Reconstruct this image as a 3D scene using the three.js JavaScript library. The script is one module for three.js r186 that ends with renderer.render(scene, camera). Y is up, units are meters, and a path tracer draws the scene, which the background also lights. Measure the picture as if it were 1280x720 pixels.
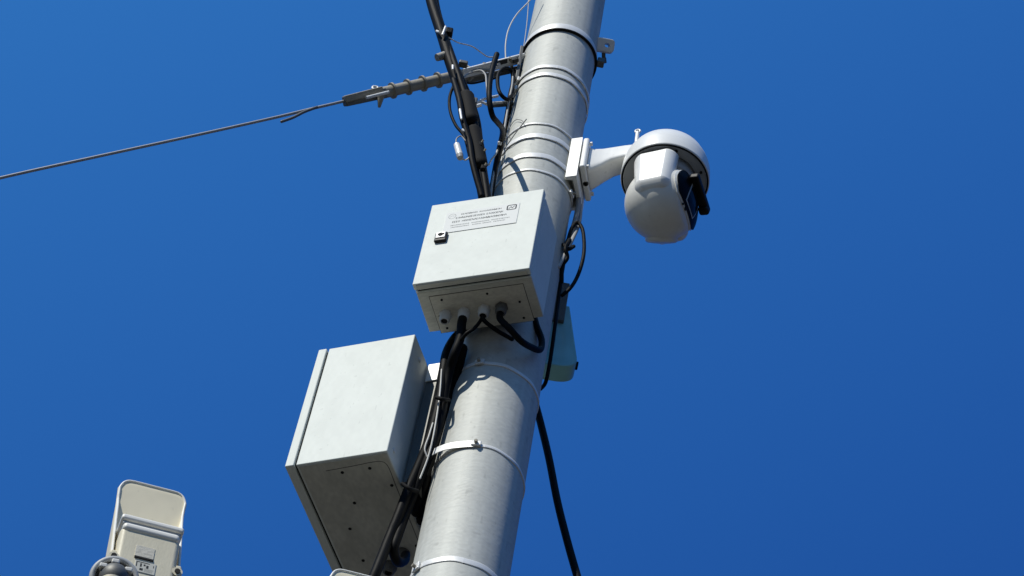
import * as THREE from 'three';
import { RoundedBoxGeometry } from 'three/addons/geometries/RoundedBoxGeometry.js';
import { mergeGeometries, mergeVertices, toCreasedNormals } from 'three/addons/utils/BufferGeometryUtils.js';

// ---------------------------------------------------------------- camera, sky, sun, exposure
const scene = new THREE.Scene();
const camera = new THREE.PerspectiveCamera(13.864, 1280 / 720, 0.1, 1200);
camera.position.set(0, 1.6, 3.7923);
camera.up.set(-0.18794, 0.59393, 0.78226);
camera.lookAt(-0.0145, 9.5628, -2.2569);
scene.add(camera);

const SUN = new THREE.Vector3(-0.5122, 0.6756, 0.5304).normalize();
function skyTexture() {
  const W = 512, H = 256, d = new Float32Array(W * H * 4);
  const base = [0.0187, 0.1135, 0.407], far = [0.10, 0.18, 0.31], k = [1.95, 1.7, 0.95];
  for (let j = 0; j < H; j++) for (let i = 0; i < W; i++) {
    const el = ((j + 0.5) / H - 0.5) * Math.PI, az = ((i + 0.5) / W - 0.5) * 2 * Math.PI;
    const y = Math.sin(el), x = Math.cos(el) * Math.cos(az), z = Math.cos(el) * Math.sin(az);
    const c = x * SUN.x + y * SUN.y + z * SUN.z;                 // closeness to the sun
    const h = Math.pow(1 - Math.max(y, 0), 5);                   // closeness to the horizon
    for (let n = 0; n < 3; n++) d[(j * W + i) * 4 + n] = (base[n] * (1 - h) + far[n] * h) * Math.exp(k[n] * (Math.min(Math.max(c, -0.3), 0.55) - 0.2));
    d[(j * W + i) * 4 + 3] = 1;
  }
  const t = new THREE.DataTexture(d, W, H, THREE.RGBAFormat, THREE.FloatType);
  t.mapping = THREE.EquirectangularReflectionMapping; t.magFilter = THREE.LinearFilter; t.minFilter = THREE.LinearFilter;
  t.wrapS = THREE.RepeatWrapping; t.needsUpdate = true;
  return t;
}
scene.background = skyTexture();
scene.environment = scene.background;
scene.environmentIntensity = 1;

const sun = new THREE.DirectionalLight(new THREE.Color().setRGB(1, 0.965, 0.88), 4.2);
sun.position.set(0, 6, 0).addScaledVector(SUN, 20);
sun.target.position.set(0, 6, 0);
sun.castShadow = true;
sun.shadow.camera.left = -3; sun.shadow.camera.right = 3; sun.shadow.camera.top = 7; sun.shadow.camera.bottom = -7;
sun.shadow.camera.near = 1; sun.shadow.camera.far = 60; sun.shadow.mapSize.set(4096, 4096); sun.shadow.bias = -0.0004;
scene.add(sun, sun.target);

const renderer = new THREE.WebGLRenderer({ antialias: true });
renderer.toneMapping = THREE.LinearToneMapping;
renderer.toneMappingExposure = 1.0;
renderer.shadowMap.enabled = true;

// ---------------------------------------------------------------- helpers
const R = 0.1103;                                    // pole radius
let seed = 7;
const rnd = () => { seed = (seed * 1664525 + 1013904223) >>> 0; return seed / 4294967296; };
const V = (p) => new THREE.Vector3(p[0], p[1], p[2]);
const used = {};
function numbered(name) { const n = used[name] = (used[name] ?? -1) + 1; return n ? name + '_' + String(n).padStart(3, '0') : name; }
function tag(o, label, category, group) { o.userData.label = label; o.userData.category = category; if (group) o.userData.group = group; return o; }
function thing(name, label, category, pos, group) {
  const o = new THREE.Group(); o.name = numbered(name); o.position.set(...pos); scene.add(o);
  return tag(o, label, category, group);
}
function mesh(name, geo, mat, parent, label) {
  const g = Array.isArray(geo) ? mergeGeometries(geo.map((x) => { const y = x.index ? x.toNonIndexed() : x; for (const a of Object.keys(y.attributes)) if (!['position', 'normal', 'uv'].includes(a)) y.deleteAttribute(a); return y; })) : geo;
  const m = new THREE.Mesh(g, mat); m.name = parent === scene ? numbered(name) : name;
  m.castShadow = m.receiveShadow = true; parent.add(m);
  if (label) m.userData.label = label;
  return m;
}
const box = (w, h, d, x = 0, y = 0, z = 0, r = 0.002) => { const g = new RoundedBoxGeometry(w, h, d, 2, Math.min(r, w * 0.45, h * 0.45, d * 0.45)); g.translate(x, y, z); return g; };
const cyl = (r0, r1, h, x = 0, y = 0, z = 0, n = 24) => { const g = new THREE.CylinderGeometry(r0, r1, h, n); g.translate(x, y, z); return g; };
const hex = (r, h) => new THREE.CylinderGeometry(r, r, h, 6);
function lathe(pts, n = 64) { return new THREE.LatheGeometry(pts.map((p) => new THREE.Vector2(p[0], p[1])), n); }
function tubeGeo(pts, r, o = [0, 0, 0], radial = 12) {
  const vs = pts.map((p) => V(p).sub(V(o)));
  const c = new THREE.CatmullRomCurve3(vs, false, 'centripetal');
  const g = [new THREE.TubeGeometry(c, Math.max(8, pts.length * 8), r, radial)];
  for (const e of [vs[0], vs[vs.length - 1]]) { const s = new THREE.SphereGeometry(r, radial, 8); s.translate(e.x, e.y, e.z); g.push(s); }
  return g;
}
function rod(a, b, r0, r1 = r0, n = 16) {            // straight tapered bar between two points
  const A = V(a), B = V(b), d = B.clone().sub(A), g = new THREE.CylinderGeometry(r1, r0, d.length(), n);
  g.applyQuaternion(new THREE.Quaternion().setFromUnitVectors(new THREE.Vector3(0, 1, 0), d.clone().normalize()));
  const m = A.add(B).multiplyScalar(0.5); g.translate(m.x, m.y, m.z); return g;
}
function bar(a, b, w, t, roll = 0, r = 0.002) {      // rounded rectangular bar between two points, w wide, t thick
  const A = V(a), B = V(b), d = B.clone().sub(A), g = new RoundedBoxGeometry(w, d.length(), t, 2, Math.min(r, w * 0.4, t * 0.4));
  g.rotateY(roll);
  g.applyQuaternion(new THREE.Quaternion().setFromUnitVectors(new THREE.Vector3(0, 1, 0), d.clone().normalize()));
  const m = A.add(B).multiplyScalar(0.5); g.translate(m.x, m.y, m.z); return g;
}
function ribbon(pts, w, t) {                         // flat upright strip following points in plan
  const c = new THREE.CatmullRomCurve3(pts.map(V), false, 'centripetal'), n = pts.length * 6, pos = [], uv = [], idx = [];
  for (let i = 0; i <= n; i++) {
    const p = c.getPoint(i / n), q = c.getTangent(i / n), l = Math.hypot(q.x, q.z), nx = -q.z / l * t / 2, nz = q.x / l * t / 2;
    for (const [s, y] of [[1, 1], [1, -1], [-1, -1], [-1, 1]]) { pos.push(p.x + s * nx, p.y + y * w / 2, p.z + s * nz); uv.push(i / n, (s + y) / 4 + 0.5); }
    if (i < n) for (let k = 0; k < 4; k++) { const a = i * 4 + k, b = i * 4 + (k + 1) % 4; idx.push(a, b, a + 4, b, b + 4, a + 4); }
  }
  idx.push(0, 2, 1, 0, 3, 2); const e = n * 4; idx.push(e, e + 1, e + 2, e, e + 2, e + 3);
  const g = new THREE.BufferGeometry(); g.setAttribute('position', new THREE.Float32BufferAttribute(pos, 3)); g.setAttribute('uv', new THREE.Float32BufferAttribute(uv, 2)); g.setIndex(idx);
  const f = g.toNonIndexed(); f.computeVertexNormals(); return f;
}
function loft(sections, k = 20) {                    // rounded rectangular sections {x, y0, y1, hz} along x
  const pos = [], uv = [], idx = [];
  sections.forEach((s, i) => {
    const cy = (s.y0 + s.y1) / 2, hy = (s.y1 - s.y0) / 2;
    for (let j = 0; j <= k; j++) {
      const a = j / k * 2 * Math.PI, c = Math.cos(a), n = Math.sin(a), e = 0.35;
      pos.push(s.x, cy + hy * Math.sign(n) * Math.pow(Math.abs(n), e), s.hz * Math.sign(c) * Math.pow(Math.abs(c), e)); uv.push(j / k, i / sections.length);
      if (i < sections.length - 1 && j < k) { const p = i * (k + 1) + j; idx.push(p, p + k + 1, p + 1, p + 1, p + k + 1, p + k + 2); }
    }
  });
  const g = new THREE.BufferGeometry(); g.setAttribute('position', new THREE.Float32BufferAttribute(pos, 3)); g.setAttribute('uv', new THREE.Float32BufferAttribute(uv, 2)); g.setIndex(idx); g.computeVertexNormals(); return g;
}
function smooth(g) { const q = new THREE.BufferGeometry(); q.setAttribute('position', g.attributes.position.clone()); const m = mergeVertices(q, 1e-5); m.computeVertexNormals(); const p = m.attributes.position, uv = []; for (let i = 0; i < p.count; i++) uv.push(p.getX(i) * 4, p.getY(i) * 4); m.setAttribute('uv', new THREE.Float32BufferAttribute(uv, 2)); return m; }
function patch(r, a, b, round = 0.4, n = 24) {       // rounded piece of a sphere shell round +x, half angles a (up) and b (sideways), in degrees
  const pos = [], uv = [], idx = [], T = Math.PI / 180;
  const put = (rr, u, v) => { const U = u * a * T, W = v * b * T; pos.push(rr * Math.cos(U) * Math.cos(W), rr * Math.sin(U), rr * Math.cos(U) * Math.sin(W)); uv.push(u / 2 + 0.5, v / 2 + 0.5); };
  const sq = (u, v) => { const m = Math.max(Math.abs(u), Math.abs(v)); if (m === 0) return [0, 0]; const l = Math.hypot(u, v), q = m / l; return [u * (1 - round + round * q), v * (1 - round + round * q)]; };
  for (const rr of [r, r - 0.006]) for (let i = 0; i <= n; i++) for (let j = 0; j <= n; j++) put(rr, ...sq(i / n * 2 - 1, j / n * 2 - 1));
  const N = (n + 1) * (n + 1), at = (l, i, j) => l * N + i * (n + 1) + j;
  for (let i = 0; i < n; i++) for (let j = 0; j < n; j++) idx.push(at(0, i, j), at(0, i, j + 1), at(0, i + 1, j), at(0, i + 1, j), at(0, i, j + 1), at(0, i + 1, j + 1));
  for (let i = 0; i < n; i++) for (const [p, q] of [[at(0, i, 0), at(0, i + 1, 0)], [at(0, i + 1, n), at(0, i, n)], [at(0, 0, i + 1), at(0, 0, i)], [at(0, n, i), at(0, n, i + 1)]]) idx.push(p, q, p + N, q, q + N, p + N);
  const g = new THREE.BufferGeometry(); g.setAttribute('position', new THREE.Float32BufferAttribute(pos, 3)); g.setAttribute('uv', new THREE.Float32BufferAttribute(uv, 2)); g.setIndex(idx);
  const f = g.toNonIndexed(); f.computeVertexNormals();
  return f;
}

// periodic value noise and textures
function lattice(nx, ny) { const a = new Float32Array(nx * ny); for (let i = 0; i < a.length; i++) a[i] = rnd(); return (u, v) => {
  const x = ((u % 1) + 1) % 1 * nx, y = ((v % 1) + 1) % 1 * ny, i = Math.floor(x), j = Math.floor(y), fx = x - i, fy = y - j, s = fx * fx * (3 - 2 * fx), t = fy * fy * (3 - 2 * fy);
  const A = a[(j % ny) * nx + i % nx], B = a[(j % ny) * nx + (i + 1) % nx], C = a[((j + 1) % ny) * nx + i % nx], D = a[((j + 1) % ny) * nx + (i + 1) % nx];
  return (A * (1 - s) + B * s) * (1 - t) + (C * (1 - s) + D * s) * t; }; }
function dataTex(W, H, fn, srgb) {
  const d = new Uint8Array(W * H * 4);
  for (let j = 0; j < H; j++) for (let i = 0; i < W; i++) { const c = fn(i / W, j / H); for (let n = 0; n < 3; n++) d[(j * W + i) * 4 + n] = Math.max(0, Math.min(255, Math.round(255 * (Array.isArray(c) ? c[n] : c)))); d[(j * W + i) * 4 + 3] = 255; }
  const t = new THREE.DataTexture(d, W, H); t.magFilter = THREE.LinearFilter; t.minFilter = THREE.LinearMipmapLinearFilter; t.generateMipmaps = true; t.wrapS = t.wrapT = THREE.RepeatWrapping;
  if (srgb) t.colorSpace = THREE.SRGBColorSpace; t.needsUpdate = true; return t;
}
const poleRip = lattice(16, 220), poleWarp = lattice(10, 12), poleFine = lattice(90, 420), poleStain = lattice(9, 8), poleSpot = lattice(60, 90), poleDrip = lattice(70, 3);
const ripple = (u, v) => { const w = (poleWarp(u, v) - 0.5) * 0.05; return 0.35 * poleRip(u, v + w * 0.5) + 0.65 * poleFine(u, v + w * 0.3); };
const poleColor = dataTex(1024, 1024, (u, v) => {
  const st = poleStain(u, v), sp = poleSpot(u, v), r = ripple(u, v), dr = poleDrip(u, v);
  let k = 0.93 + 0.04 * (st - 0.5) + 0.075 * (r - 0.5) + 0.05 * (dr - 0.5);
  if (sp > 0.86) k -= (sp - 0.86) * 0.6;
  return [k * 0.995, k, k * 0.985];
}, true);
const poleBump = dataTex(1024, 1024, (u, v) => ripple(u, v));
const poleRough = dataTex(512, 512, (u, v) => 0.7 + 0.04 * (poleStain(u, v) - 0.5) + 0.06 * (poleFine(u, v) - 0.5));
for (const t of [poleColor, poleBump, poleRough]) t.repeat.set(1, 8);
const peelA = lattice(64, 64), peelB = lattice(7, 7), peelC = lattice(24, 24), dirtA = lattice(40, 40);
const paintColor = dataTex(512, 512, (u, v) => { const k = 0.96 + 0.02 * (peelB(u, v) - 0.5) + 0.022 * (peelC(u, v) - 0.5) - (dirtA(u, v) > 0.9 ? (dirtA(u, v) - 0.9) * 0.7 : 0); return [k, k, k]; }, true);
const paintBump = dataTex(512, 512, (u, v) => 0.35 * peelA(u, v) + 0.65 * peelB(u, v));
const dustTex = dataTex(512, 512, (u, v) => { const k = 0.9 + 0.06 * (peelB(u, v) - 0.5) + 0.05 * (peelC(u, v) - 0.5) + 0.06 * (dirtA(u, v) - 0.5); return [k, k * 0.985, k * 0.95]; }, true);
const groundTex = dataTex(512, 512, (u, v) => { const k = 0.7 + 0.3 * (peelC(u, v) - 0.5) + 0.4 * (dirtA(u, v) - 0.5); return [k, k * 0.98, k * 0.93]; }, true);
groundTex.repeat.set(90, 90);

const lin = (r, g, b) => new THREE.Color().setRGB(r, g, b);
const std = (c, rough, metal = 0, extra = {}) => new THREE.MeshStandardMaterial({ color: lin(...c), roughness: rough, metalness: metal, ...extra });
const M = {
  pole: std([0.58, 0.585, 0.56], 1.0, 0.22, { map: poleColor, bumpMap: poleBump, bumpScale: 0.00022, roughnessMap: poleRough }),
  paint: std([0.75, 0.78, 0.71], 0.68, 0, { map: paintColor, bumpMap: paintBump, bumpScale: 0.0003 }),
  plate: std([0.72, 0.71, 0.64], 0.6, 0, { map: dustTex, bumpMap: paintBump, bumpScale: 0.0006 }),
  rim: std([0.66, 0.67, 0.62], 0.55, 0, { map: dustTex }),
  steel: std([0.80, 0.80, 0.77], 0.45, 0.15, { map: paintColor, bumpMap: paintBump, bumpScale: 0.0004 }),
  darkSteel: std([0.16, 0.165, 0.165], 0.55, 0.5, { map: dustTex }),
  cast: std([0.37, 0.355, 0.31], 0.6, 0.1, { map: dustTex, bumpMap: paintBump, bumpScale: 0.0008 }),
  white: new THREE.MeshPhysicalMaterial({ color: lin(0.84, 0.84, 0.80), roughness: 0.38, map: paintColor, clearcoat: 0.2, clearcoatRoughness: 0.3 }),
  ballWhite: new THREE.MeshPhysicalMaterial({ color: lin(0.76, 0.75, 0.69), roughness: 0.36, map: paintColor, clearcoat: 0.25, clearcoatRoughness: 0.25 }),
  greyPlastic: std([0.42, 0.43, 0.42], 0.5, 0, { map: paintColor }),
  warmWhite: std([0.86, 0.84, 0.76], 0.4, 0, { map: paintColor }),
  glandGrey: std([0.62, 0.63, 0.61], 0.5),
  cream: std([0.74, 0.68, 0.50], 0.5, 0, { map: paintColor, bumpMap: paintBump, bumpScale: 0.0004 }),
  creamHood: std([0.80, 0.73, 0.53], 0.5, 0, { map: paintColor }),
  black: new THREE.MeshPhysicalMaterial({ color: lin(0.008, 0.008, 0.008), roughness: 0.5, specularIntensity: 0.5 }),
  cable: new THREE.MeshPhysicalMaterial({ color: lin(0.004, 0.004, 0.004), roughness: 0.55, specularIntensity: 0.2, bumpMap: paintBump, bumpScale: 0.0005 }),
  greyCable: std([0.34, 0.335, 0.32], 0.5),
  paleCable: std([0.55, 0.54, 0.49], 0.5),
  wire: std([0.30, 0.30, 0.30], 0.5, 0.5),
  glass: new THREE.MeshPhysicalMaterial({ color: lin(0.004, 0.006, 0.008), roughness: 0.12, specularIntensity: 0.15 }),
  gloss: new THREE.MeshPhysicalMaterial({ color: lin(0.004, 0.004, 0.004), roughness: 0.4, specularIntensity: 0.1 }),
  rubber: new THREE.MeshPhysicalMaterial({ color: lin(0.007, 0.007, 0.007), roughness: 0.8, specularIntensity: 0.4 }),
  teal: new THREE.MeshPhysicalMaterial({ color: lin(0.28, 0.66, 0.74), roughness: 0.4, map: dustTex, clearcoat: 0.3 }),
  hole: std([0.01, 0.01, 0.01], 0.9),
  ground: std([0.135, 0.128, 0.112], 0.95, 0, { map: groundTex }),
};

// ---------------------------------------------------------------- setting and pole
{
  const g = mesh('ground', new THREE.PlaneGeometry(900, 900).rotateX(-Math.PI / 2), M.ground, scene); g.userData.kind = 'structure';
}
{
  const t = thing('utility_pole', 'tall round grey painted utility pole that carries the cabinets and cameras', 'utility pole', [0, 0, 0]);
  mesh('shaft', lathe([[0, 0], [R + 0.008, 0], [R + 0.002, 4.2], [R, 6.5], [R - 0.004, 9.494], [R - 0.008, 9.5], [0, 9.5]], 128), M.pole, t);
  mesh('pole_cap', lathe([[0, 0], [R + 0.006, 0], [R + 0.006, 0.03], [R - 0.02, 0.06], [0, 0.07]], 48), M.cast, t).position.y = 9.502;
}
function strap(y, w, off, dx, dz, label, buckleAz, name = 'steel_strap') {
  const t = thing(name, label, 'strap', [0, y, 0], 'steel straps round the pole');
  const a = R + off, th = 0.0018;
  const g = lathe([[a, -w / 2], [a + th, -w / 2], [a + th + 0.0008, -w / 2 + 0.002], [a + th + 0.0008, w / 2 - 0.002], [a + th, w / 2], [a, w / 2], [a, -w / 2]], 96);
  const p = g.attributes.position;
  for (let i = 0; i < p.count; i++) p.setY(i, p.getY(i) + dx * p.getX(i) + dz * p.getZ(i) + 0.0012 * Math.sin(9 * Math.atan2(p.getX(i), p.getZ(i)) + y * 40));
  g.computeVertexNormals();
  mesh('band', g, M.steel, t);
  if (buckleAz !== undefined) {
    const A = buckleAz * Math.PI / 180, rr = a + th + 0.004, px = Math.sin(A) * rr, pz = Math.cos(A) * rr, py = dx * px + dz * pz;
    const b = box(0.024, w + 0.005, 0.006, 0, 0, 0, 0.002); b.rotateY(A); b.translate(px, py, pz);
    const bm = mesh('buckle', b, M.steel, t);
    const h = hex(0.0045, 0.01); h.rotateX(Math.PI / 2); h.rotateY(A); h.translate(px + Math.sin(A) * 0.006, py, pz + Math.cos(A) * 0.006);
    mesh('bolt', h, M.cast, bm);
  }
  return t;
}
// heavy clamp with an eye lug at the top
{
  const t = thing('pole_clamp', 'wide pale clamp band with an eye lug on its right, topmost on the pole', 'clamp', [0, 7.768, 0]);
  const a = R + 0.001;
  const g = lathe([[R - 0.001, 0.016], [a, 0.018], [a + 0.0025, 0.016], [a + 0.0025, -0.015], [R - 0.001, -0.015]], 96);
  const p = g.attributes.position;
  for (let i = 0; i < p.count; i++) p.setY(i, p.getY(i) + 0.05 * p.getX(i) + 0.03 * p.getZ(i));
  g.computeVertexNormals();
  mesh('band', g, M.steel, t);
  const ln = lathe([[R - 0.001, -0.0155], [R + 0.0065, -0.016], [R + 0.0065, -0.0205], [R - 0.001, -0.021]], 96), lp = ln.attributes.position;
  for (let i = 0; i < lp.count; i++) lp.setY(i, lp.getY(i) + 0.05 * lp.getX(i) + 0.03 * lp.getZ(i));
  ln.computeVertexNormals();
  mesh('gap_shade', ln, M.rubber, t);  // black ring drawn in for the shadowed gap below the band
  const lug = new THREE.Shape(); lug.moveTo(-0.024, -0.018); lug.lineTo(0.024, -0.018); lug.quadraticCurveTo(0.034, -0.018, 0.034, -0.006); lug.lineTo(0.034, 0.01); lug.quadraticCurveTo(0.034, 0.02, 0.024, 0.02); lug.lineTo(-0.024, 0.02); lug.closePath();
  const ho = new THREE.Path(); ho.absellipse(0.013, 0.001, 0.0095, 0.0085, 0, Math.PI * 2, true); lug.holes.push(ho);
  const lg = new THREE.ExtrudeGeometry(lug, { depth: 0.02, bevelEnabled: true, bevelSize: 0.002, bevelThickness: 0.002, bevelSegments: 2 });
  lg.translate(0, 0, -0.01);
  const lm = mesh('eye_lug', lg, M.steel, t); lm.position.copy(V([0.1224, 7.8754, 0.01])).sub(t.position); lm.rotation.set(0.75, 0.12, 0.05);
  mesh('bolt', [rod([0.005, 0.002, -0.012], [0.014, -0.05, -0.014], 0.006), rod([0.01, -0.034, -0.013], [0.014, -0.05, -0.014], 0.009, 0.009, 6)], M.darkSteel, lm);
  mesh('clamp_jaw', box(0.022, 0.026, 0.024, 0, 0, 0, 0.004), M.darkSteel, t).position.set(0.126, 0.034, -0.006);
}
strap(7.538, 0.016, 0.0005, -0.037, 0.025, 'narrow steel strap just under the wide top clamp, upper of a close pair', -72);
strap(7.492, 0.018, 0.0008, -0.053, 0.025, 'narrow steel strap level with the black cable coil, lower of a close pair', -74);
strap(7.226, 0.008, 0.0002, -0.02, 0.03, 'thin steel strap behind the upright stub of thin wire above the dome camera arm');
strap(7.166, 0.022, 0.0006, 0.04, 0.0, 'steel strap holding the top of the dome camera bracket to the pole', 60);
strap(7.062, 0.022, 0.0006, 0.03, 0.05, 'steel strap round the pole just above the diagonal cable shadow', 60);
strap(6.998, 0.010, 0.0002, 0.04, -0.04, 'thin steel strap at the lower end of the dome camera bracket', 64);
strap(6.140, 0.012, 0.0004, -0.1, -0.1, 'thin steel strap with one bolt, in the shade under the square cabinet', -27);
{
  const s = strap(5.812, 0.010, 0.0006, -0.047, 0.063, 'steel strap with a buckle, halfway down beside the long cabinet', -11);
  mesh('strap_tail', ribbon([[-0.028, 0.008, 0.112], [-0.06, 0.009, 0.1], [-0.09, 0.01, 0.085], [-0.118, 0.009, 0.062], [-0.14, 0.008, 0.03]], 0.022, 0.002), M.steel, s);
}
strap(5.432, 0.017, 0.0006, -0.028, -0.05, 'lowest steel strap on the pole in view', -60);

// ---------------------------------------------------------------- square cabinet
{
  const W = 0.30, H = 0.3469, D = 0.1518, th = -0.4026;
  const t = thing('control_cabinet', 'square light grey metal cabinet with a white sticker and black lock on its door', 'cabinet', [-0.0850, 6.2586, 0.1950]);
  t.rotation.y = th;
  const z0 = -D / 2, z1 = D / 2;
  mesh('body', box(W - 0.002, H - 0.004, D - 0.026, 0, H / 2, z0 + (D - 0.026) / 2, 0.003), M.paint, t);
  mesh('gasket', box(W - 0.01, H - 0.012, 0.01, 0, H / 2, z1 - 0.0235, 0.002), M.rubber, t);
  const door = mesh('door', box(W + 0.002, H + 0.001, 0.02, 0, H / 2, z1 - 0.01, 0.003), M.paint, t);
  mesh('door_lip', box(W - 0.014, 0.0022, 0.013, 0, -0.0014, z1 - 0.0105, 0.0008), M.rim, door);
  mesh('hinge_pin', rod([-W / 2 + 0.006, -0.004, z1 - 0.022], [-W / 2 + 0.006, 0.02, z1 - 0.022], 0.003), M.steel, t);
  const pl = mesh('gland_plate', box(0.242, 0.003, 0.115, 0.002, 0.0006, -0.026, 0.0012), M.plate, t);
  mesh('plate_groove_shade', box(0.2445, 0.002, 0.1175, 0.002, 0.0012, -0.026, 0.0006), M.rubber, t);  // dark border painting the shade of the groove round the plate
  mesh('bottom_flange', box(W - 0.004, 0.002, D - 0.03, 0, 0.0016, z0 + (D - 0.03) / 2, 0.0008), M.rim, t);
  for (const [x, z] of [[-0.09, 0.018], [0.028, 0.018], [0.102, -0.02], [-0.108, -0.03], [-0.1, -0.07], [0.1, -0.07]]) mesh('screw', cyl(0.0032, 0.0032, 0.002, x, -0.0014, z, 12), M.hole, pl);
  [-0.0915, -0.0435, 0.0089, 0.0539].forEach((x, i) => {
    const nut = hex(0.0165, 0.008); nut.translate(0, -0.004, 0);
    const g = mesh('cable_gland', [nut, lathe([[0.0148, -0.008], [0.0148, -0.016], [0.0135, -0.026], [0.0105, -0.031], [0.0085, -0.031], [0.0085, -0.024]], 24)], i === 3 ? M.darkSteel : M.glandGrey, t);
    g.position.set(x, 0, -0.027);
    mesh('seal', cyl(0.0085, 0.0085, 0.004, 0, -0.0265, 0, 16), M.hole, g);
  });
  const lock = mesh('lock', box(0.033, 0.038, 0.009, -0.1015, 0.1845, z1 + 0.0045, 0.004), M.black, t);
  mesh('lock_face', box(0.025, 0.024, 0.003, -0.1015, 0.188, z1 + 0.0098, 0.0014), M.steel, lock);
  mesh('keyhole', [cyl(0.006, 0.006, 0.002).rotateX(Math.PI / 2).translate(-0.1015, 0.188, z1 + 0.0118), box(0.017, 0.0045, 0.002, -0.1, 0.189, z1 + 0.0121, 0.0008)], M.hole, lock);
  // sticker: the lettering cannot be read in the photograph, only its lines and lengths
  const cv = document.createElement('canvas'); cv.width = 1024; cv.height = 480; const c = cv.getContext('2d');
  c.fillStyle = '#f6f7f5'; c.fillRect(0, 0, 1024, 480);
  const word = (x, y, len, h, ink) => { c.strokeStyle = ink; c.lineWidth = h * 0.17; let px = x;
    while (px < x + len) { const w = h * (0.45 + 0.25 * rnd()), k = Math.floor(rnd() * 5); c.beginPath();
      if (k === 0) { c.moveTo(px, y); c.lineTo(px, y - h); c.moveTo(px + w, y); c.lineTo(px + w, y - h); c.moveTo(px, y - h / 2); c.lineTo(px + w, y - h / 2); }
      else if (k === 1) { c.ellipse(px + w / 2, y - h / 2, w / 2, h / 2, 0, 0, 6.3); }
      else if (k === 2) { c.moveTo(px + w, y - h); c.lineTo(px, y - h); c.lineTo(px, y); c.lineTo(px + w, y); c.moveTo(px, y - h / 2); c.lineTo(px + w * 0.8, y - h / 2); }
      else if (k === 3) { c.moveTo(px, y); c.lineTo(px, y - h); c.lineTo(px + w, y); c.lineTo(px + w, y - h); }
      else { c.moveTo(px, y); c.lineTo(px + w / 2, y - h); c.lineTo(px + w, y); }
      c.stroke(); px += w + h * 0.22; } };
  const ink = '#3c3f41', pale = '#6c6f70';
  word(215, 92, 225, 30, ink); word(468, 92, 310, 30, ink);
  word(150, 176, 395, 36, ink); word(580, 176, 230, 36, ink);
  word(110, 262, 95, 36, ink); word(245, 262, 520, 36, ink); word(790, 262, 75, 36, ink);
  word(95, 336, 260, 20, pale); word(385, 336, 250, 20, pale); word(660, 336, 250, 20, pale);
  word(105, 384, 250, 20, pale); word(400, 384, 120, 20, pale); word(545, 384, 110, 20, pale); word(700, 384, 160, 20, pale);
  c.strokeStyle = '#9a9d9d'; c.lineWidth = 7; c.beginPath(); c.ellipse(88, 100, 50, 56, 0, 0, 6.3); c.stroke(); c.beginPath(); c.moveTo(58, 112); c.quadraticCurveTo(88, 70, 118, 104); c.stroke();
  c.strokeStyle = '#44474a'; c.lineWidth = 18; c.beginPath(); c.roundRect(858, 34, 122, 106, 20); c.stroke();
  c.lineWidth = 11; c.beginPath(); c.moveTo(880, 118); c.lineTo(908, 72); c.lineTo(930, 104); c.lineTo(960, 58); c.stroke();
  const tx = new THREE.CanvasTexture(cv); tx.colorSpace = THREE.SRGBColorSpace; tx.anisotropy = 8;
  const st = new THREE.PlaneGeometry(0.195, 0.0895); st.translate(-0.0045, 0.2515, z1 + 0.0016);
  const back = box(0.196, 0.0905, 0.001, -0.0045, 0.2515, z1 + 0.0007, 0.0003);
  const stm = mesh('sticker', back, std([0.80, 0.81, 0.79], 0.9), t, 'white printed sticker with five grey lines of small lettering and two emblems');
  mesh('print', st, std([0.84, 0.84, 0.81], 0.95, 0, { map: tx }), stm);
  for (const y of [0.045, 0.3]) mesh('mounting_rail', box(0.2, 0.03, 0.03, 0, y, z0 - 0.016, 0.002), M.darkSteel, t);
}

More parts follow.
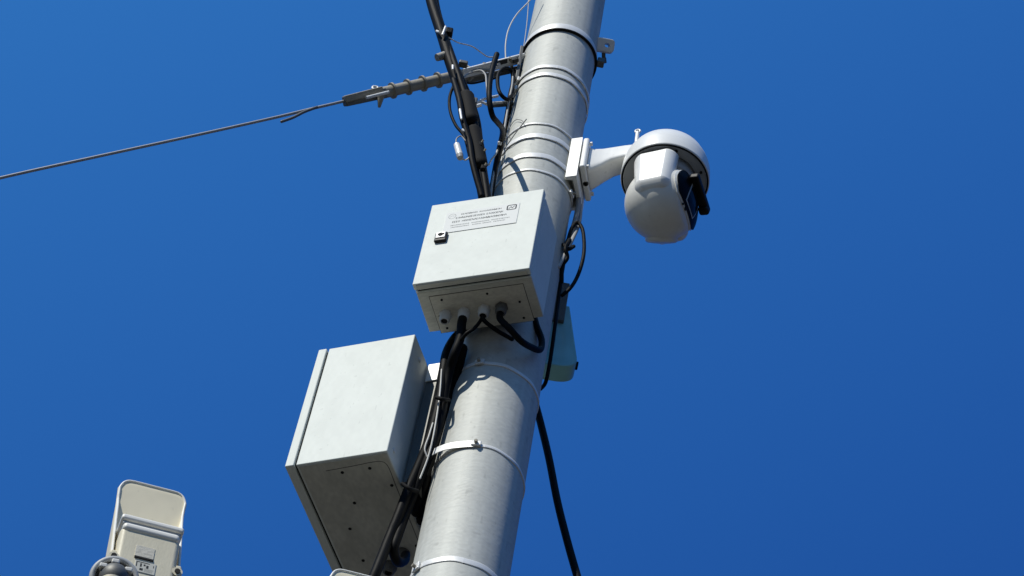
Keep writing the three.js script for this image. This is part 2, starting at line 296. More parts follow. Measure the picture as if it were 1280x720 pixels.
// ---------------------------------------------------------------- long cabinet
{
  const W = 0.2583, H = 0.4482, D = 0.4, th = -0.4415;
  const t = thing('control_cabinet', 'large deep light grey metal cabinet with drilled underside, lower left of the pole', 'cabinet', [-0.2553, 5.7539, -0.1372]);
  t.rotation.y = th;
  mesh('body', box(W - 0.028, H, D - 0.002, 0.014, H / 2, 0, 0.003), M.paint, t);
  mesh('gasket', box(0.008, H - 0.014, D - 0.014, -W / 2 + 0.0255, H / 2, 0, 0.001), M.rubber, t);
  mesh('door', box(0.0225, H + 0.002, D + 0.001, -W / 2 + 0.01125, H / 2, 0, 0.003), M.paint, t);
  mesh('underside', box(W - 0.036, 0.003, D - 0.012, 0.016, -0.0004, 0, 0.0012), M.rim, t);
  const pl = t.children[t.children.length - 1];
  mesh('groove_shade', tubeGeo([[-0.034, 0, 0.169], [0.03, 0, 0.171], [0.1, 0, 0.173], [0.112, 0, 0.168], [0.1165, 0, 0.155], [0.116, 0, 0.09], [0.113, 0, -0.17]].map((p) => [p[0], -0.0012, p[2]]), 0.0013), M.darkSteel, pl);  // dark strip painted in for the shade inside the stamped groove
  for (const [x, z] of [[0.0026, 0.157], [0.072, 0.157], [0.107, 0.096], [-0.038, -0.017], [-0.04, -0.122], [0.0, 0.06], [0.105, -0.1], [0.03, -0.14]]) mesh('screw', cyl(0.0042, 0.0042, 0.003, x, -0.0014, z, 12), M.hole, pl);
  for (const [x, z] of [[0.064, -0.115], [0.02, -0.15]]) {
    const g = mesh('cable_gland', [lathe([[0.019, -0.003], [0.019, -0.012], [0.016, -0.014], [0.015, -0.024], [0.011, -0.028], [0.009, -0.028]], 20)], M.darkSteel, t); g.position.set(x, 0, z);
  }
  const cap = cyl(0.006, 0.0065, 0.004, 0, 0, 0, 16); cap.rotateZ(-Math.PI / 2); cap.translate(W / 2 + 0.0015, 0.036, 0.168);
  mesh('bolt', cap, M.steel, t);
  const cap2 = cap.clone(); cap2.translate(0, 0.37, -0.02); mesh('bolt', cap2, M.steel, t);
  const rail = mesh('mounting_rail', [box(0.03, 0.445, 0.003, W / 2 + 0.0215, 0.2195, 0.0985, 0.001), box(0.003, 0.445, 0.17, W / 2 + 0.035, 0.2195, 0.0135, 0.001), box(0.03, 0.445, 0.003, W / 2 + 0.0215, 0.2195, -0.0715, 0.001)], M.darkSteel, t);
  mesh('sunlit_rail_tab', box(0.032, 0.068, 0.004, W / 2 + 0.0215, 0.408, 0.1025, 0.0015), M.white, rail, 'white tab painting the sunlit top of the mounting rail');  // white face stands for sunlight on the upper end of the rail
  for (const y of [0.09, 0.35]) mesh('spacer', box(0.012, 0.03, 0.06, W / 2 + 0.004, y, 0.05, 0.002), M.darkSteel, rail);
}

// ---------------------------------------------------------------- dome camera on its arm
{
  const t = thing('dome_camera', 'white pan and tilt dome security camera on a wall arm, right of the pole', 'security camera', [0.1037, 7.056, 0.0337]);
  t.rotation.y = -18 * Math.PI / 180;
  const CX = 0.26;
  const ad = new THREE.Shape(); ad.moveTo(-0.006, 0.055); ad.lineTo(0.02, 0.057); ad.lineTo(0.02, -0.057); ad.lineTo(-0.006, -0.055); ad.lineTo(-0.006, -0.049); ad.lineTo(0.013, -0.047); ad.lineTo(0.013, 0.047); ad.lineTo(-0.006, 0.049); ad.closePath();
  const ag = new THREE.ExtrudeGeometry(ad, { depth: 0.19, bevelEnabled: true, bevelSize: 0.003, bevelThickness: 0.004, bevelSegments: 4 }); ag.rotateX(-Math.PI / 2); ag.scale(1, 1, -1); 
  { const i = ag.index; if (!i) { const p = ag.attributes.position.array, n = ag.attributes.normal.array; for (let k = 0; k < p.length; k += 9) for (const a of [p, n]) for (let c = 0; c < 3; c++) { const s = a[k + 3 + c]; a[k + 3 + c] = a[k + 6 + c]; a[k + 6 + c] = s; } } }
  mesh('pole_adapter', ag, M.white, t).position.y = -0.028;
  const wp = mesh('wall_plate', box(0.017, 0.146, 0.122, 0.0342, 0.086, 0, 0.006), M.white, t);
  for (const y of [0.03, 0.146]) for (const z of [-0.046, 0.046]) { const h = hex(0.0065, 0.009); h.rotateZ(Math.PI / 2); h.translate(0.046, y, z); mesh('bolt', h, M.steel, wp); }
  mesh('cable_hole', cyl(0.008, 0.008, 0.003, 0.036, 0.0145, 0.0, 16), M.hole, wp);
  const arm = mesh('arm', loft([{ x: 0.044, y0: 0.028, y1: 0.144, hz: 0.043 }, { x: 0.056, y0: 0.034, y1: 0.143, hz: 0.038 }, { x: 0.08, y0: 0.056, y1: 0.146, hz: 0.034 }, { x: 0.105, y0: 0.08, y1: 0.15, hz: 0.033 }, { x: 0.14, y0: 0.094, y1: 0.156, hz: 0.032 }, { x: 0.23, y0: 0.1, y1: 0.162, hz: 0.032 }], 32), M.white, t);
  mesh('safety_eye', [rod([0.172, 0.15, 0.026], [0.172, 0.213, 0.03], 0.006), new THREE.TorusGeometry(0.007, 0.003, 8, 20).translate(0.172, 0.22, 0.03)], M.steel, arm);
  const cap = mesh('cap', lathe([[0.112, 0.004], [0.119, 0.0], [0.1225, 0.001], [0.124, 0.006], [0.1225, 0.05], [0.118, 0.072], [0.108, 0.098], [0.09, 0.124], [0.06, 0.146], [0.03, 0.155], [0, 0.157]], 96), M.white, t);
  cap.position.x = CX;
  const gk = new THREE.TorusGeometry(0.1185, 0.0026, 10, 96); gk.rotateX(Math.PI / 2); mesh('gasket', gk, M.rubber, cap);
  const rp = mesh('base_ring', lathe([[0, 0.002], [0.114, 0.002], [0.1165, 0.0035], [0.1165, 0.008], [0, 0.008]], 96), M.greyPlastic, t); rp.position.x = CX;
  for (const a of [25, 80, 150, 205, 262, 330]) mesh('screw', cyl(0.0042, 0.0042, 0.003, 0.104 * Math.sin(a * Math.PI / 180), 0.0008, 0.104 * Math.cos(a * Math.PI / 180), 16), M.hole, rp);
  // pan unit with its two arms
  const pan = mesh('pan_unit', lathe([[0, -0.03], [0.074, -0.03], [0.082, -0.026], [0.088, 0.002], [0, 0.002]], 64), M.greyPlastic, t); pan.position.set(CX, 0, 0); pan.rotation.y = -9 * Math.PI / 180;
  function yoke(sign) {
    const g = new RoundedBoxGeometry(0.11, 0.172, 0.052, 10, 0.025), p = g.attributes.position;
    for (let i = 0; i < p.count; i++) {
      let x = p.getX(i), y = p.getY(i), z = p.getZ(i);
      const v = (0.084 - y) / 0.168;                               // 0 at the ring, 1 at the lower lip
      if (z > 0) z += -4.5 * x * x + 0.01 * Math.sin(Math.PI * Math.min(1, v * 1.05)) + 0.002;
      x *= 1.18 - 0.16 * v - 0.16 * Math.max(0, v - 0.72) / 0.28 * 0.9;
      p.setXYZ(i, x, y, z);
    }
    g.translate(0, -0.08, 0.083); if (sign < 0) g.rotateY(Math.PI);
    return smooth(g);
  }
  mesh('yoke_arm', yoke(1), M.white, pan); mesh('yoke_arm', yoke(-1), M.white, pan);
  for (const x of [-0.035, 0.035]) mesh('joint_screw', cyl(0.002, 0.002, 0.004).rotateX(Math.PI / 2).translate(x, -0.135, 0.1035), M.hole, pan);
  const flat = (g) => { const p = g.attributes.position; for (let i = 0; i < p.count; i++) if (p.getX(i) > 0.07) p.setX(i, 0.035 + 0.5 * p.getX(i)); if (g.index) { g.computeVertexNormals(); return g; } return toCreasedNormals(g, 0.7); };
  const ball = mesh('camera_ball', flat(new THREE.SphereGeometry(0.1, 96, 64)), M.ballWhite, t);
  ball.position.set(CX, -0.113, 0); ball.scale.setScalar(1.035); ball.rotation.order = 'YXZ'; ball.rotation.set(0, -8 * Math.PI / 180, -10 * Math.PI / 180);
  mesh('window_frame', flat(patch(0.1035, 37, 56, 0.75).rotateZ(0.1)), M.white, ball);
  mesh('window_panel', flat(patch(0.1075, 33, 52, 0.75).rotateZ(0.1)), M.gloss, ball);
  mesh('lens_frame', flat(patch(0.1095, 21, 19, 0.2)), M.greyPlastic, ball);
  mesh('lens_window', flat(patch(0.111, 18.5, 16.5, 0.2)), M.glass, ball);
  mesh('sensor', cyl(0.0065, 0.0065, 0.004).rotateZ(Math.PI / 2).translate(0.08, -0.047, 0.012), M.hole, ball);
  mesh('sensor', cyl(0.003, 0.003, 0.004).rotateZ(Math.PI / 2).translate(0.079, -0.052, 0.03), M.hole, ball);
  const wi = mesh('wiper', box(0.026, 0.02, 0.11, 0.092, 0.047, -0.004, 0.006), M.black, ball);
  mesh('wiper_knob', box(0.028, 0.028, 0.026, 0.092, 0.042, -0.058, 0.008), M.black, wi);
  const rc = mesh('rear_cap', lathe([[0, 0.1085], [0.025, 0.108], [0.039, 0.106], [0.044, 0.1025], [0.045, 0.096], [0.045, 0.07], [0, 0.07]], 64), M.ballWhite, t);
  rc.position.set(CX, -0.113, 0); rc.quaternion.setFromUnitVectors(new THREE.Vector3(0, 1, 0), new THREE.Vector3(-0.08, -0.62, -0.78).normalize());
}

// ---------------------------------------------------------------- bullet cameras, lower left
function bullet(label) {
  const t = thing('bullet_camera', label, 'security camera', [-0.6519, 5.1704, 0.3], undefined);
  const X = new THREE.Vector3(0.97, 0.16, -0.19), Z = new THREE.Vector3(0.2, -0.06, 0.98).normalize();
  X.applyAxisAngle(Z, -0.045);
  const Y = Z.clone().cross(X).normalize(); X.copy(Y.clone().cross(Z));
  t.quaternion.setFromRotationMatrix(new THREE.Matrix4().makeBasis(X, Y, Z));
  const W = 0.128, D = 0.085, L = 0.34;
  mesh('body', box(W, L, D, 0, -L / 2 - 0.03, -D / 2, 0.012), M.cream, t);
  mesh('front_collar', [box(W + 0.006, 0.015, D, 0, -0.006, -D / 2 + 0.004, 0.006)], M.warmWhite, t);
  mesh('collar_lip', box(W - 0.006, 0.02, D, 0, -0.03, -D / 2 + 0.005, 0.009), M.warmWhite, t);
  mesh('collar_groove', box(W - 0.004, 0.01, D - 0.004, 0, -0.016, -D / 2, 0.002), M.greyPlastic, t);
  // sun hood: a U-shaped shell, rounded at its far end, its side walls running out towards the tip
  const n = 34, m = 30, pos = [], uv = [], idx = [];
  const prof = (s) => {                                            // s 0..1 round the U, from left rim over the back to right rim
    const hw = 0.071, zb = -0.104, zf = -0.012, len = 2 * (zf - zb) + 2 * hw, q = s * len, r = 0.02;
    let x, z; if (q < zf - zb) { x = -hw; z = zf - q; } else if (q < zf - zb + 2 * hw) { x = -hw + q - (zf - zb); z = zb; } else { x = hw; z = zb + q - (zf - zb) - 2 * hw; }
    if (z < zb + r && Math.abs(x) > hw - r) { const cx = Math.sign(x) * (hw - r), cz = zb + r, l = Math.hypot(x - cx, z - cz); if (l > r) { x = cx + (x - cx) / l * r; z = cz + (z - cz) / l * r; } }
    return [x, z];
  };
  for (const off of [0, 1]) for (let i = 0; i <= n; i++) for (let j = 0; j <= m; j++) {
    const s = j / m, v = i / n; let [x, z] = prof(s);
    let y = -0.3 + v * 0.49; const e = Math.max(0, y / 0.17);
    z = -0.104 + (z + 0.104) * (1 - 0.985 * Math.min(1, Math.max(0, (y + 0.1) / 0.23)));
    const tip = Math.max(0, (e - 0.7) / 0.47), f = Math.pow(Math.abs(x) / 0.071, 10); y -= 0.03 * tip * f; x *= 1 + 0.03 * tip;
    if (off) { x *= 1.05; z -= 0.0035; }
    pos.push(x, y, z); uv.push(s, v);
  }
  const N = (n + 1) * (m + 1), at = (o, i, j) => o * N + i * (m + 1) + j;
  for (let i = 0; i < n; i++) for (let j = 0; j < m; j++) {
    idx.push(at(0, i, j), at(0, i, j + 1), at(0, i + 1, j), at(0, i + 1, j), at(0, i, j + 1), at(0, i + 1, j + 1));
    idx.push(at(1, i, j), at(1, i + 1, j), at(1, i, j + 1), at(1, i + 1, j), at(1, i + 1, j + 1), at(1, i, j + 1));
  }
  for (let i = 0; i < n; i++) for (const [a, b] of [[at(0, i, 0), at(0, i + 1, 0)], [at(0, i + 1, m), at(0, i, m)]]) idx.push(a, b, a + N, b, b + N, a + N);
  for (let j = 0; j < m; j++) for (const [a, b] of [[at(0, n, j), at(0, n, j + 1)], [at(0, 0, j + 1), at(0, 0, j)]]) idx.push(a, b, a + N, b, b + N, a + N);
  const g = new THREE.BufferGeometry(); g.setAttribute('position', new THREE.Float32BufferAttribute(pos, 3)); g.setAttribute('uv', new THREE.Float32BufferAttribute(uv, 2)); g.setIndex(idx); g.computeVertexNormals();
  mesh('sun_hood', g, M.creamHood, t);
  const pt = (i, j) => pos.slice(at(0, i, j) * 3, at(0, i, j) * 3 + 3), edge = [];
  for (let i = 10; i < n; i += 2) edge.push(pt(i, 0));
  for (let j = 1; j < m; j++) edge.push(pt(n, j));
  for (let i = n - 1; i > 8; i -= 2) edge.push(pt(i, m));
  mesh('hood_rim', tubeGeo(edge, 0.0027), M.warmWhite, t);
  const rec = mesh('recess', box(0.04, 0.03, 0.002, -0.006, -0.088, 0.0004, 0.0008), M.plate, t);
  mesh('recess_edge', box(0.04, 0.005, 0.004, -0.006, -0.105, 0.0008, 0.0008), M.hole, rec);
  const lab = mesh('rating_label', box(0.044, 0.03, 0.001, 0.0, -0.128, 0.0006, 0.0004), std([0.62, 0.61, 0.55], 0.5), t);
  const cv = document.createElement('canvas'); cv.width = 256; cv.height = 176; const c = cv.getContext('2d');
  c.fillStyle = '#d0cec2'; c.fillRect(0, 0, 256, 176); c.fillStyle = '#25241f'; c.fillRect(8, 10, 170, 14); c.fillRect(8, 10, 14, 90); c.fillRect(60, 34, 22, 60); c.fillRect(104, 40, 26, 30); c.fillRect(140, 50, 30, 50); c.fillRect(60, 112, 44, 40); c.fillRect(226, 30, 10, 40);
  c.fillStyle = '#6a685e'; for (let y = 108; y < 160; y += 12) c.fillRect(120, y, 110 + 10 * Math.sin(y), 4);
  const tx = new THREE.CanvasTexture(cv); tx.colorSpace = THREE.SRGBColorSpace;
  const pp = new THREE.PlaneGeometry(0.042, 0.028); pp.translate(0, -0.128, 0.0016); mesh('print', pp, std([0.9, 0.9, 0.88], 0.5, 0, { map: tx }), lab);
  for (const [x, y] of [[-0.03, -0.145], [0.036, -0.152], [0.038, -0.17], [-0.02, -0.2]]) mesh('screw', cyl(0.0032, 0.0032, 0.003).rotateX(Math.PI / 2).translate(x, y, 0.0006), M.hole, t);
  for (const s of [-1, 1]) {
    const b = mesh('hinge_boss', [box(0.016, 0.036, 0.03, s * (W / 2 + 0.004), -0.112, -0.02, 0.005), cyl(0.011, 0.011, 0.012).rotateX(Math.PI / 2).translate(s * (W / 2 + 0.003), -0.116, -0.006)], M.cream, t);
    mesh('hinge_screw', cyl(0.006, 0.006, 0.004).rotateX(Math.PI / 2).translate(s * (W / 2 + 0.003), -0.116, 0.0008), M.hole, b);
    mesh('side_seam', box(0.004, 0.17, 0.02, s * (W / 2 + 0.001), -0.225, -0.016, 0.001), M.rubber, t);
  }
  const jr = new THREE.TorusGeometry(0.044, 0.006, 12, 48); const j = mesh('joint_collar', [jr, lathe([[0.047, 0], [0.047, 0.02], [0.03, 0.034], [0.03, 0.06]], 40).rotateX(-Math.PI / 2)], M.greyPlastic, t);
  j.position.set(-0.064, -0.224, 0.06); j.rotation.set(0.2, -0.1, 0);
  mesh('ball_joint', new THREE.SphereGeometry(0.031, 32, 20), M.darkSteel, j);
  for (const a of [0.6, 1.7, 2.6]) mesh('joint_tab', box(0.016, 0.01, 0.03, 0.03 * Math.cos(a), 0.03 * Math.sin(a), 0.004, 0.003), M.warmWhite, j);
  mesh('joint_socket', cyl(0.028, 0.028, 0.02).rotateX(Math.PI / 2).translate(0.004, -0.195, 0.006), M.rubber, t);
  mesh('bracket_arm', rod([-0.07, -0.24, 0.07], [-0.03, -0.62, 0.05], 0.022, 0.026), M.cream, t);
  return t;
}
const b0 = bullet('cream bullet camera with a rounded sun hood and its belly towards us, lower left');
{
  const b1 = b0.clone(); b1.name = numbered('bullet_camera'); scene.add(b1);
  tag(b1, 'second camera of which only the pale hood rim shows under the large deep cabinet', 'security camera');
  b1.position.fromArray([-0.1607, 5.0235, 0.3]);
}

// ---------------------------------------------------------------- shaded housing behind the pole
{
  const p = [0.1415, 6.5757, -0.16];
  const t = thing('rear_housing', 'pale blue-green rounded housing hanging in shade behind the right side of the pole', 'housing', p);
  const s = new THREE.Shape(); s.moveTo(-0.075, 0.16); s.lineTo(0.01, 0.16); s.lineTo(0.05, -0.05); s.bezierCurveTo(0.055, -0.078, 0.04, -0.09, 0.012, -0.094); s.lineTo(-0.04, -0.097); s.bezierCurveTo(-0.07, -0.098, -0.085, -0.09, -0.085, -0.06); s.closePath();
  const g = new THREE.ExtrudeGeometry(s, { depth: 0.05, bevelEnabled: true, bevelSize: 0.004, bevelThickness: 0.004, bevelSegments: 3, curveSegments: 16 });
  const b = mesh('shell', g, M.teal, t); b.position.z = -0.03;
  mesh('edge_trim', tubeGeo([[0.014, 0.15, 0], [0.034, 0.05, 0], [0.056, -0.055, 0]], 0.0035), M.darkSteel, t);
  mesh('corner_clip', box(0.008, 0.014, 0.02, 0.057, -0.056, 0, 0.002), M.rubber, t);
  mesh('hanger', box(0.04, 0.17, 0.012, -0.016, 0.165, 0.03, 0.002), M.darkSteel, t);
}

// ---------------------------------------------------------------- cables
function cable(name, label, category, pts, r, mat = M.cable, group) {
  const m = mesh(name, tubeGeo(pts, r, pts[0]), mat, scene); m.position.fromArray(pts[0]); return tag(m, label, category, group);
}
// tension wire and its anchor
cable('tension_wire', 'long thin steel tension wire running left from the ribbed anchor clamp into the sky', 'wire', [[-2.0688, 6.0395, 0.02], [-1.7272, 6.3244, 0.02], [-1.3969, 6.6173, 0.02], [-1.1832, 6.7925, 0.02], [-0.9593, 6.9738, 0.02], [-0.7417, 7.1534, 0.02], [-0.6763, 7.2103, 0.02], [-0.5812, 7.2912, 0.02]], 0.0042, M.wire);
cable('wire_tail', 'short dark tail of wire bound under the tension wire', 'wire', [[-0.6538, 7.2249, 0.024], [-0.6831, 7.1797, 0.03], [-0.7071, 7.134, 0.035], [-0.7324, 7.0965, 0.04]], 0.0042, M.darkSteel);
{
  const o = [-0.4405, 7.4113, 0.02], L = (p) => [p[0] - o[0], p[1] - o[1], p[2] - o[2]];
  const t = thing('anchor_clamp', 'ribbed grey anchor clamp at the end of the tension wire, left of the cable bundle', 'clamp', o);
  const A = L([-0.2255, 7.5874, 0.02]), B = L([-0.5025, 7.354, 0.02]), at = (k) => [A[0] + (B[0] - A[0]) * k, A[1] + (B[1] - A[1]) * k, A[2] + (B[2] - A[2]) * k];
  mesh('body', [rod(A, B, 0.0155, 0.0175, 24)], M.cast, t);
  for (const k of [0.12, 0.26, 0.41, 0.555, 0.7, 0.845]) mesh('rib', rod(at(k - 0.008), at(k + 0.008), 0.024, 0.024, 28), M.cast, t);
  const wg = mesh('wedge', [bar(L([-0.477, 7.3718, 0.02]), L([-0.5849, 7.2855, 0.02]), 0.026, 0.03, 0.6, 0.005)], M.darkSteel, t);
  mesh('jaw', [bar(L([-0.4868, 7.3638, 0.034]), L([-0.5833, 7.2835, 0.03]), 0.014, 0.02, 0.6, 0.003), rod(L([-0.4864, 7.3352, 0.03]), L([-0.4841, 7.3064, 0.01]), 0.011, 0.004)], M.cast, wg);
  mesh('eye', new THREE.TorusGeometry(0.008, 0.0035, 8, 20).translate(...L([-0.508, 7.3619, 0.036])), M.steel, t);
  mesh('bolt', rod(L([-0.523, 7.29, 0.045]), L([-0.4656, 7.3409, 0.045]), 0.0045), M.steel, t);
}
{
  const o = [-0.1168, 7.6542, 0.02], L = (p) => [p[0] - o[0], p[1] - o[1], p[2] - o[2]];
  const t = thing('anchor_bracket', 'slotted pale metal bracket joining the anchor clamp to the pole below the top clamp', 'bracket', o);
  mesh('beam', [bar(L([-0.1028, 7.6895, 0.03]), L([-0.2726, 7.5201, 0.04]), 0.009, 0.028, 0.5)], M.steel, t);
  mesh('beam', [bar(L([-0.0975, 7.6842, 0]), L([-0.2656, 7.5459, 0]), 0.012, 0.018, 0.5)], M.darkSteel, t);
  for (const [a, b] of [[[-0.2171, 7.5832, 0.05], [-0.2105, 7.6066, 0]], [[-0.1443, 7.6418, 0.05], [-0.1342, 7.6618, -0]]]) mesh('cross_piece', bar(L(a), L(b), 0.009, 0.009), M.cast, t);
  mesh('shackle', tubeGeo([L([-0.1971, 7.5816, 0.03]), L([-0.2467, 7.543, 0.04]), L([-0.2711, 7.5301, 0.02]), L([-0.2309, 7.5765, 0]), L([-0.1954, 7.6029, 0])], 0.005), M.cast, t);
  mesh('slot', [bar(L([-0.1511, 7.6047, 0.06]), L([-0.1946, 7.5628, 0.062]), 0.006, 0.014, 0.5), bar(L([-0.1192, 7.6289, 0.055]), L([-0.1344, 7.611, 0.057]), 0.006, 0.012, 0.5)], M.hole, t);
  mesh('bolt', rod(L([-0.1738, 7.5703, 0.062]), L([-0.1716, 7.5595, 0.072]), 0.004), M.steel, t);
  mesh('foot', bar(L([-0.1173, 7.731, 0.03]), L([-0.1124, 7.5394, 0.03]), 0.01, 0.03), M.darkSteel, t);
}
{
  const o = [-0.129, 7.4291, 0.02], L = (p) => [p[0] - o[0], p[1] - o[1], p[2] - o[2]];
  const t = thing('cable_hook', 'small bright metal hook and clevis holding the thick cable bundle off the pole', 'hook', o);
  mesh('stem', rod(L([-0.1117, 7.444, 0.02]), L([-0.1742, 7.3976, 0.03]), 0.009), M.darkSteel, t);
  mesh('stem_top', bar(L([-0.1365, 7.4007, 0.045]), L([-0.172, 7.3759, 0.05]), 0.004, 0.008), M.steel, t);
  mesh('clevis', [tubeGeo([L([-0.1571, 7.452, 0.03]), L([-0.1933, 7.4059, 0.04]), L([-0.2166, 7.3558, 0.05])], 0.0042), tubeGeo([L([-0.1783, 7.3806, 0.04]), L([-0.2027, 7.3816, 0.045]), L([-0.2181, 7.3432, 0.055])], 0.0042)].flat(), M.steel, t);
  mesh('pin', rod(L([-0.2161, 7.3231, 0.06]), L([-0.1975, 7.3427, 0.06]), 0.0055), M.steel, t);
}
// thick bundle coming down from upper left
{
  const pts = [[-0.4886, 7.9646, 0.16], [-0.4326, 7.7864, 0.16], [-0.3979, 7.6645, 0.16], [-0.3514, 7.523, 0.16], [-0.3052, 7.3775, 0.16], [-0.2601, 7.2613, 0.15], [-0.2226, 7.1349, 0.15], [-0.1879, 7.0187, 0.14], [-0.1472, 6.8691, 0.13], [-0.1108, 6.7316, 0.12]];
  const o = pts[0], L = (p) => [p[0] - o[0], p[1] - o[1], p[2] - o[2]];
  const t = thing('cable_bundle', 'thick black taped cable bundle slanting down from the top edge to behind the square cabinet', 'cable bundle', o);
  mesh('cable', tubeGeo(pts.map(L), 0.0165), M.cable, t);
  mesh('cable', tubeGeo([[-0.4169, 7.8011, 0.155], [-0.3802, 7.6465, 0.155], [-0.3405, 7.5133, 0.16], [-0.2887, 7.3496, 0.17], [-0.2426, 7.2182, 0.165], [-0.2021, 7.106, 0.16], [-0.1735, 7.0006, 0.15], [-0.1358, 6.8546, 0.14], [-0.1091, 6.7406, 0.13]].map(L), 0.0105), M.cable, t);
  mesh('cable', tubeGeo([[-0.2829, 7.2732, 0.17], [-0.253, 7.1614, 0.18], [-0.2321, 7.073, 0.18], [-0.2016, 6.989, 0.17], [-0.1766, 6.8933, 0.16], [-0.1353, 6.7818, 0.14]].map(L), 0.0085), M.cable, t);
  mesh('cable', tubeGeo([[-0.28, 7.2888, 0.15], [-0.283, 7.2104, 0.15], [-0.2709, 7.1389, 0.15], [-0.2465, 7.0769, 0.15], [-0.2182, 7.0337, 0.15], [-0.1864, 6.9392, 0.14]].map(L), 0.0045), M.cable, t, 'thin black cable looping out to the left of the bundle');
  mesh('cable', tubeGeo([[-0.2809, 7.3744, 0.14], [-0.2399, 7.2872, 0.13], [-0.196, 7.1625, 0.13], [-0.1665, 7.0208, 0.13], [-0.1345, 6.8734, 0.13], [-0.1052, 6.756, 0.12]].map(L), 0.009), M.cable, t);
  mesh('tape_wrap', [tubeGeo([[-0.2364, 7.2113, 0.16], [-0.2107, 7.103, 0.16]].map(L), 0.0235), tubeGeo([[-0.1949, 7.0621, 0.15], [-0.1582, 6.9216, 0.145]].map(L), 0.022)].flat(), M.rubber, t);
  for (const [a, b] of [[[-0.3455, 7.4744, 0.185], [-0.3427, 7.5174, 0.19]], [[-0.3653, 7.5066, 0.175], [-0.3569, 7.4884, 0.185]], [[-0.244, 7.1051, 0.186], [-0.2331, 7.0532, 0.19]], [[-0.2244, 7.0093, 0.186], [-0.2191, 7.0031, 0.186]], [[-0.2937, 7.3155, 0.19], [-0.2909, 7.2947, 0.19]]])
    mesh('tie_end', rod(L(a), L(b), 0.004, 0.003), M.steel, t);
  mesh('cable_clip', [box(0.022, 0.03, 0.03, ...L([-0.331, 7.5305, 0.16]), 0.005)], M.cable, t);
  mesh('cable_clip', [rod(L([-0.3466, 7.3891, 0.16]), L([-0.3177, 7.4175, 0.16]), 0.011, 0.013)], M.cast, t);
  mesh('cable_clip', [box(0.026, 0.016, 0.02, ...L([-0.2691, 7.3979, 0.15]), 0.004), box(0.02, 0.03, 0.02, ...L([-0.2147, 7.2248, 0.14]), 0.004)], M.darkSteel, t);
  for (const [x, y] of [[0, 0], [1, 0], [2, 0]]) { const q = [[-0.1688, 6.9872, 0.16], [-0.1572, 6.9547, 0.155], [-0.1467, 6.8947, 0.15]][x]; mesh('wire_splice', [box(0.016, 0.022, 0.018, ...L(q), 0.005)], M.cable, t); mesh('splice_end', rod(L(q), [L(q)[0] + 0.006, L(q)[1] + 0.012, L(q)[2] + 0.012], 0.003), M.cast, t); }
}
{
  const o = [-0.2232, 6.9445, 0.16], L = (p) => [p[0] - o[0], p[1] - o[1], p[2] - o[2]];
  const t = thing('line_connector', 'small white tubular connector hanging left of the black cable bundle', 'connector', o);
  mesh('sleeve', [rod(L([-0.2308, 6.9624, 0.165]), L([-0.2151, 6.9121, 0.165]), 0.0088, 0.0092, 20)], M.white, t);
  mesh('sleeve_end', [rod(L([-0.2165, 6.9156, 0.165]), L([-0.2128, 6.903, 0.165]), 0.0102, 0.0085, 16)], M.greyCable, t);
  mesh('loop_wire', tubeGeo([L([-0.2337, 6.9729, 0.16]), L([-0.2353, 7.0005, 0.16]), L([-0.2261, 7.0158, 0.16]), L([-0.2102, 6.997, 0.16])], 0.0018), M.greyCable, t);
  mesh('tail_wire', tubeGeo([L([-0.2123, 6.9126, 0.16]), L([-0.1981, 6.9056, 0.16]), L([-0.1871, 6.9177, 0.165]), L([-0.1804, 6.9003, 0.165])], 0.0022), M.paleCable, t);
}
// pale wires at the top
cable('thin_wire', 'pale bowed wire rising from the anchor bracket to the top of the pole', 'wire', [[-0.1576, 7.644, 0.04], [-0.1673, 7.7127, 0.05], [-0.1677, 7.7861, 0.06], [-0.1532, 7.8616, 0.07], [-0.1251, 7.9164, 0.09], [-0.1056, 7.976, 0.1]], 0.0021, M.paleCable);
cable('thin_wire', 'thin bluish wire hanging along the left edge of the pole near the top', 'wire', [[-0.1328, 8.0843, 0.02], [-0.1245, 7.9869, 0.02], [-0.1179, 7.8896, 0.015], [-0.1139, 7.7936, 0.01], [-0.1117, 7.7095, 0.01]], 0.0014, M.greyCable);
cable('thin_wire', 'thin pale wire from the thick bundle across to the anchor bracket', 'wire', [[-0.3271, 7.4925, 0.17], [-0.3004, 7.508, 0.15], [-0.2589, 7.5499, 0.12], [-0.2289, 7.5734, 0.09], [-0.2089, 7.5904, 0.07], [-0.1839, 7.6157, 0.06]], 0.0018, M.paleCable);
cable('thin_wire', 'thin grey wire stub standing out from the pole beside the upper straps', 'wire', [[-0.1054, 7.1619, 0.0442], [-0.0938, 7.1557, 0.0785], [-0.0825, 7.1673, 0.1009], [-0.0591, 7.1909, 0.14]], 0.0016, M.greyCable);
cable('thin_wire', 'fine dark wire curl on the pole beside the wire stub', 'wire', [[-0.0966, 7.2047, 0.0592], [-0.104, 7.2657, 0.045], [-0.093, 7.2834, 0.0665], [-0.0751, 7.2596, 0.0888], [-0.0646, 7.2311, 0.1015]], 0.0009, M.darkSteel);
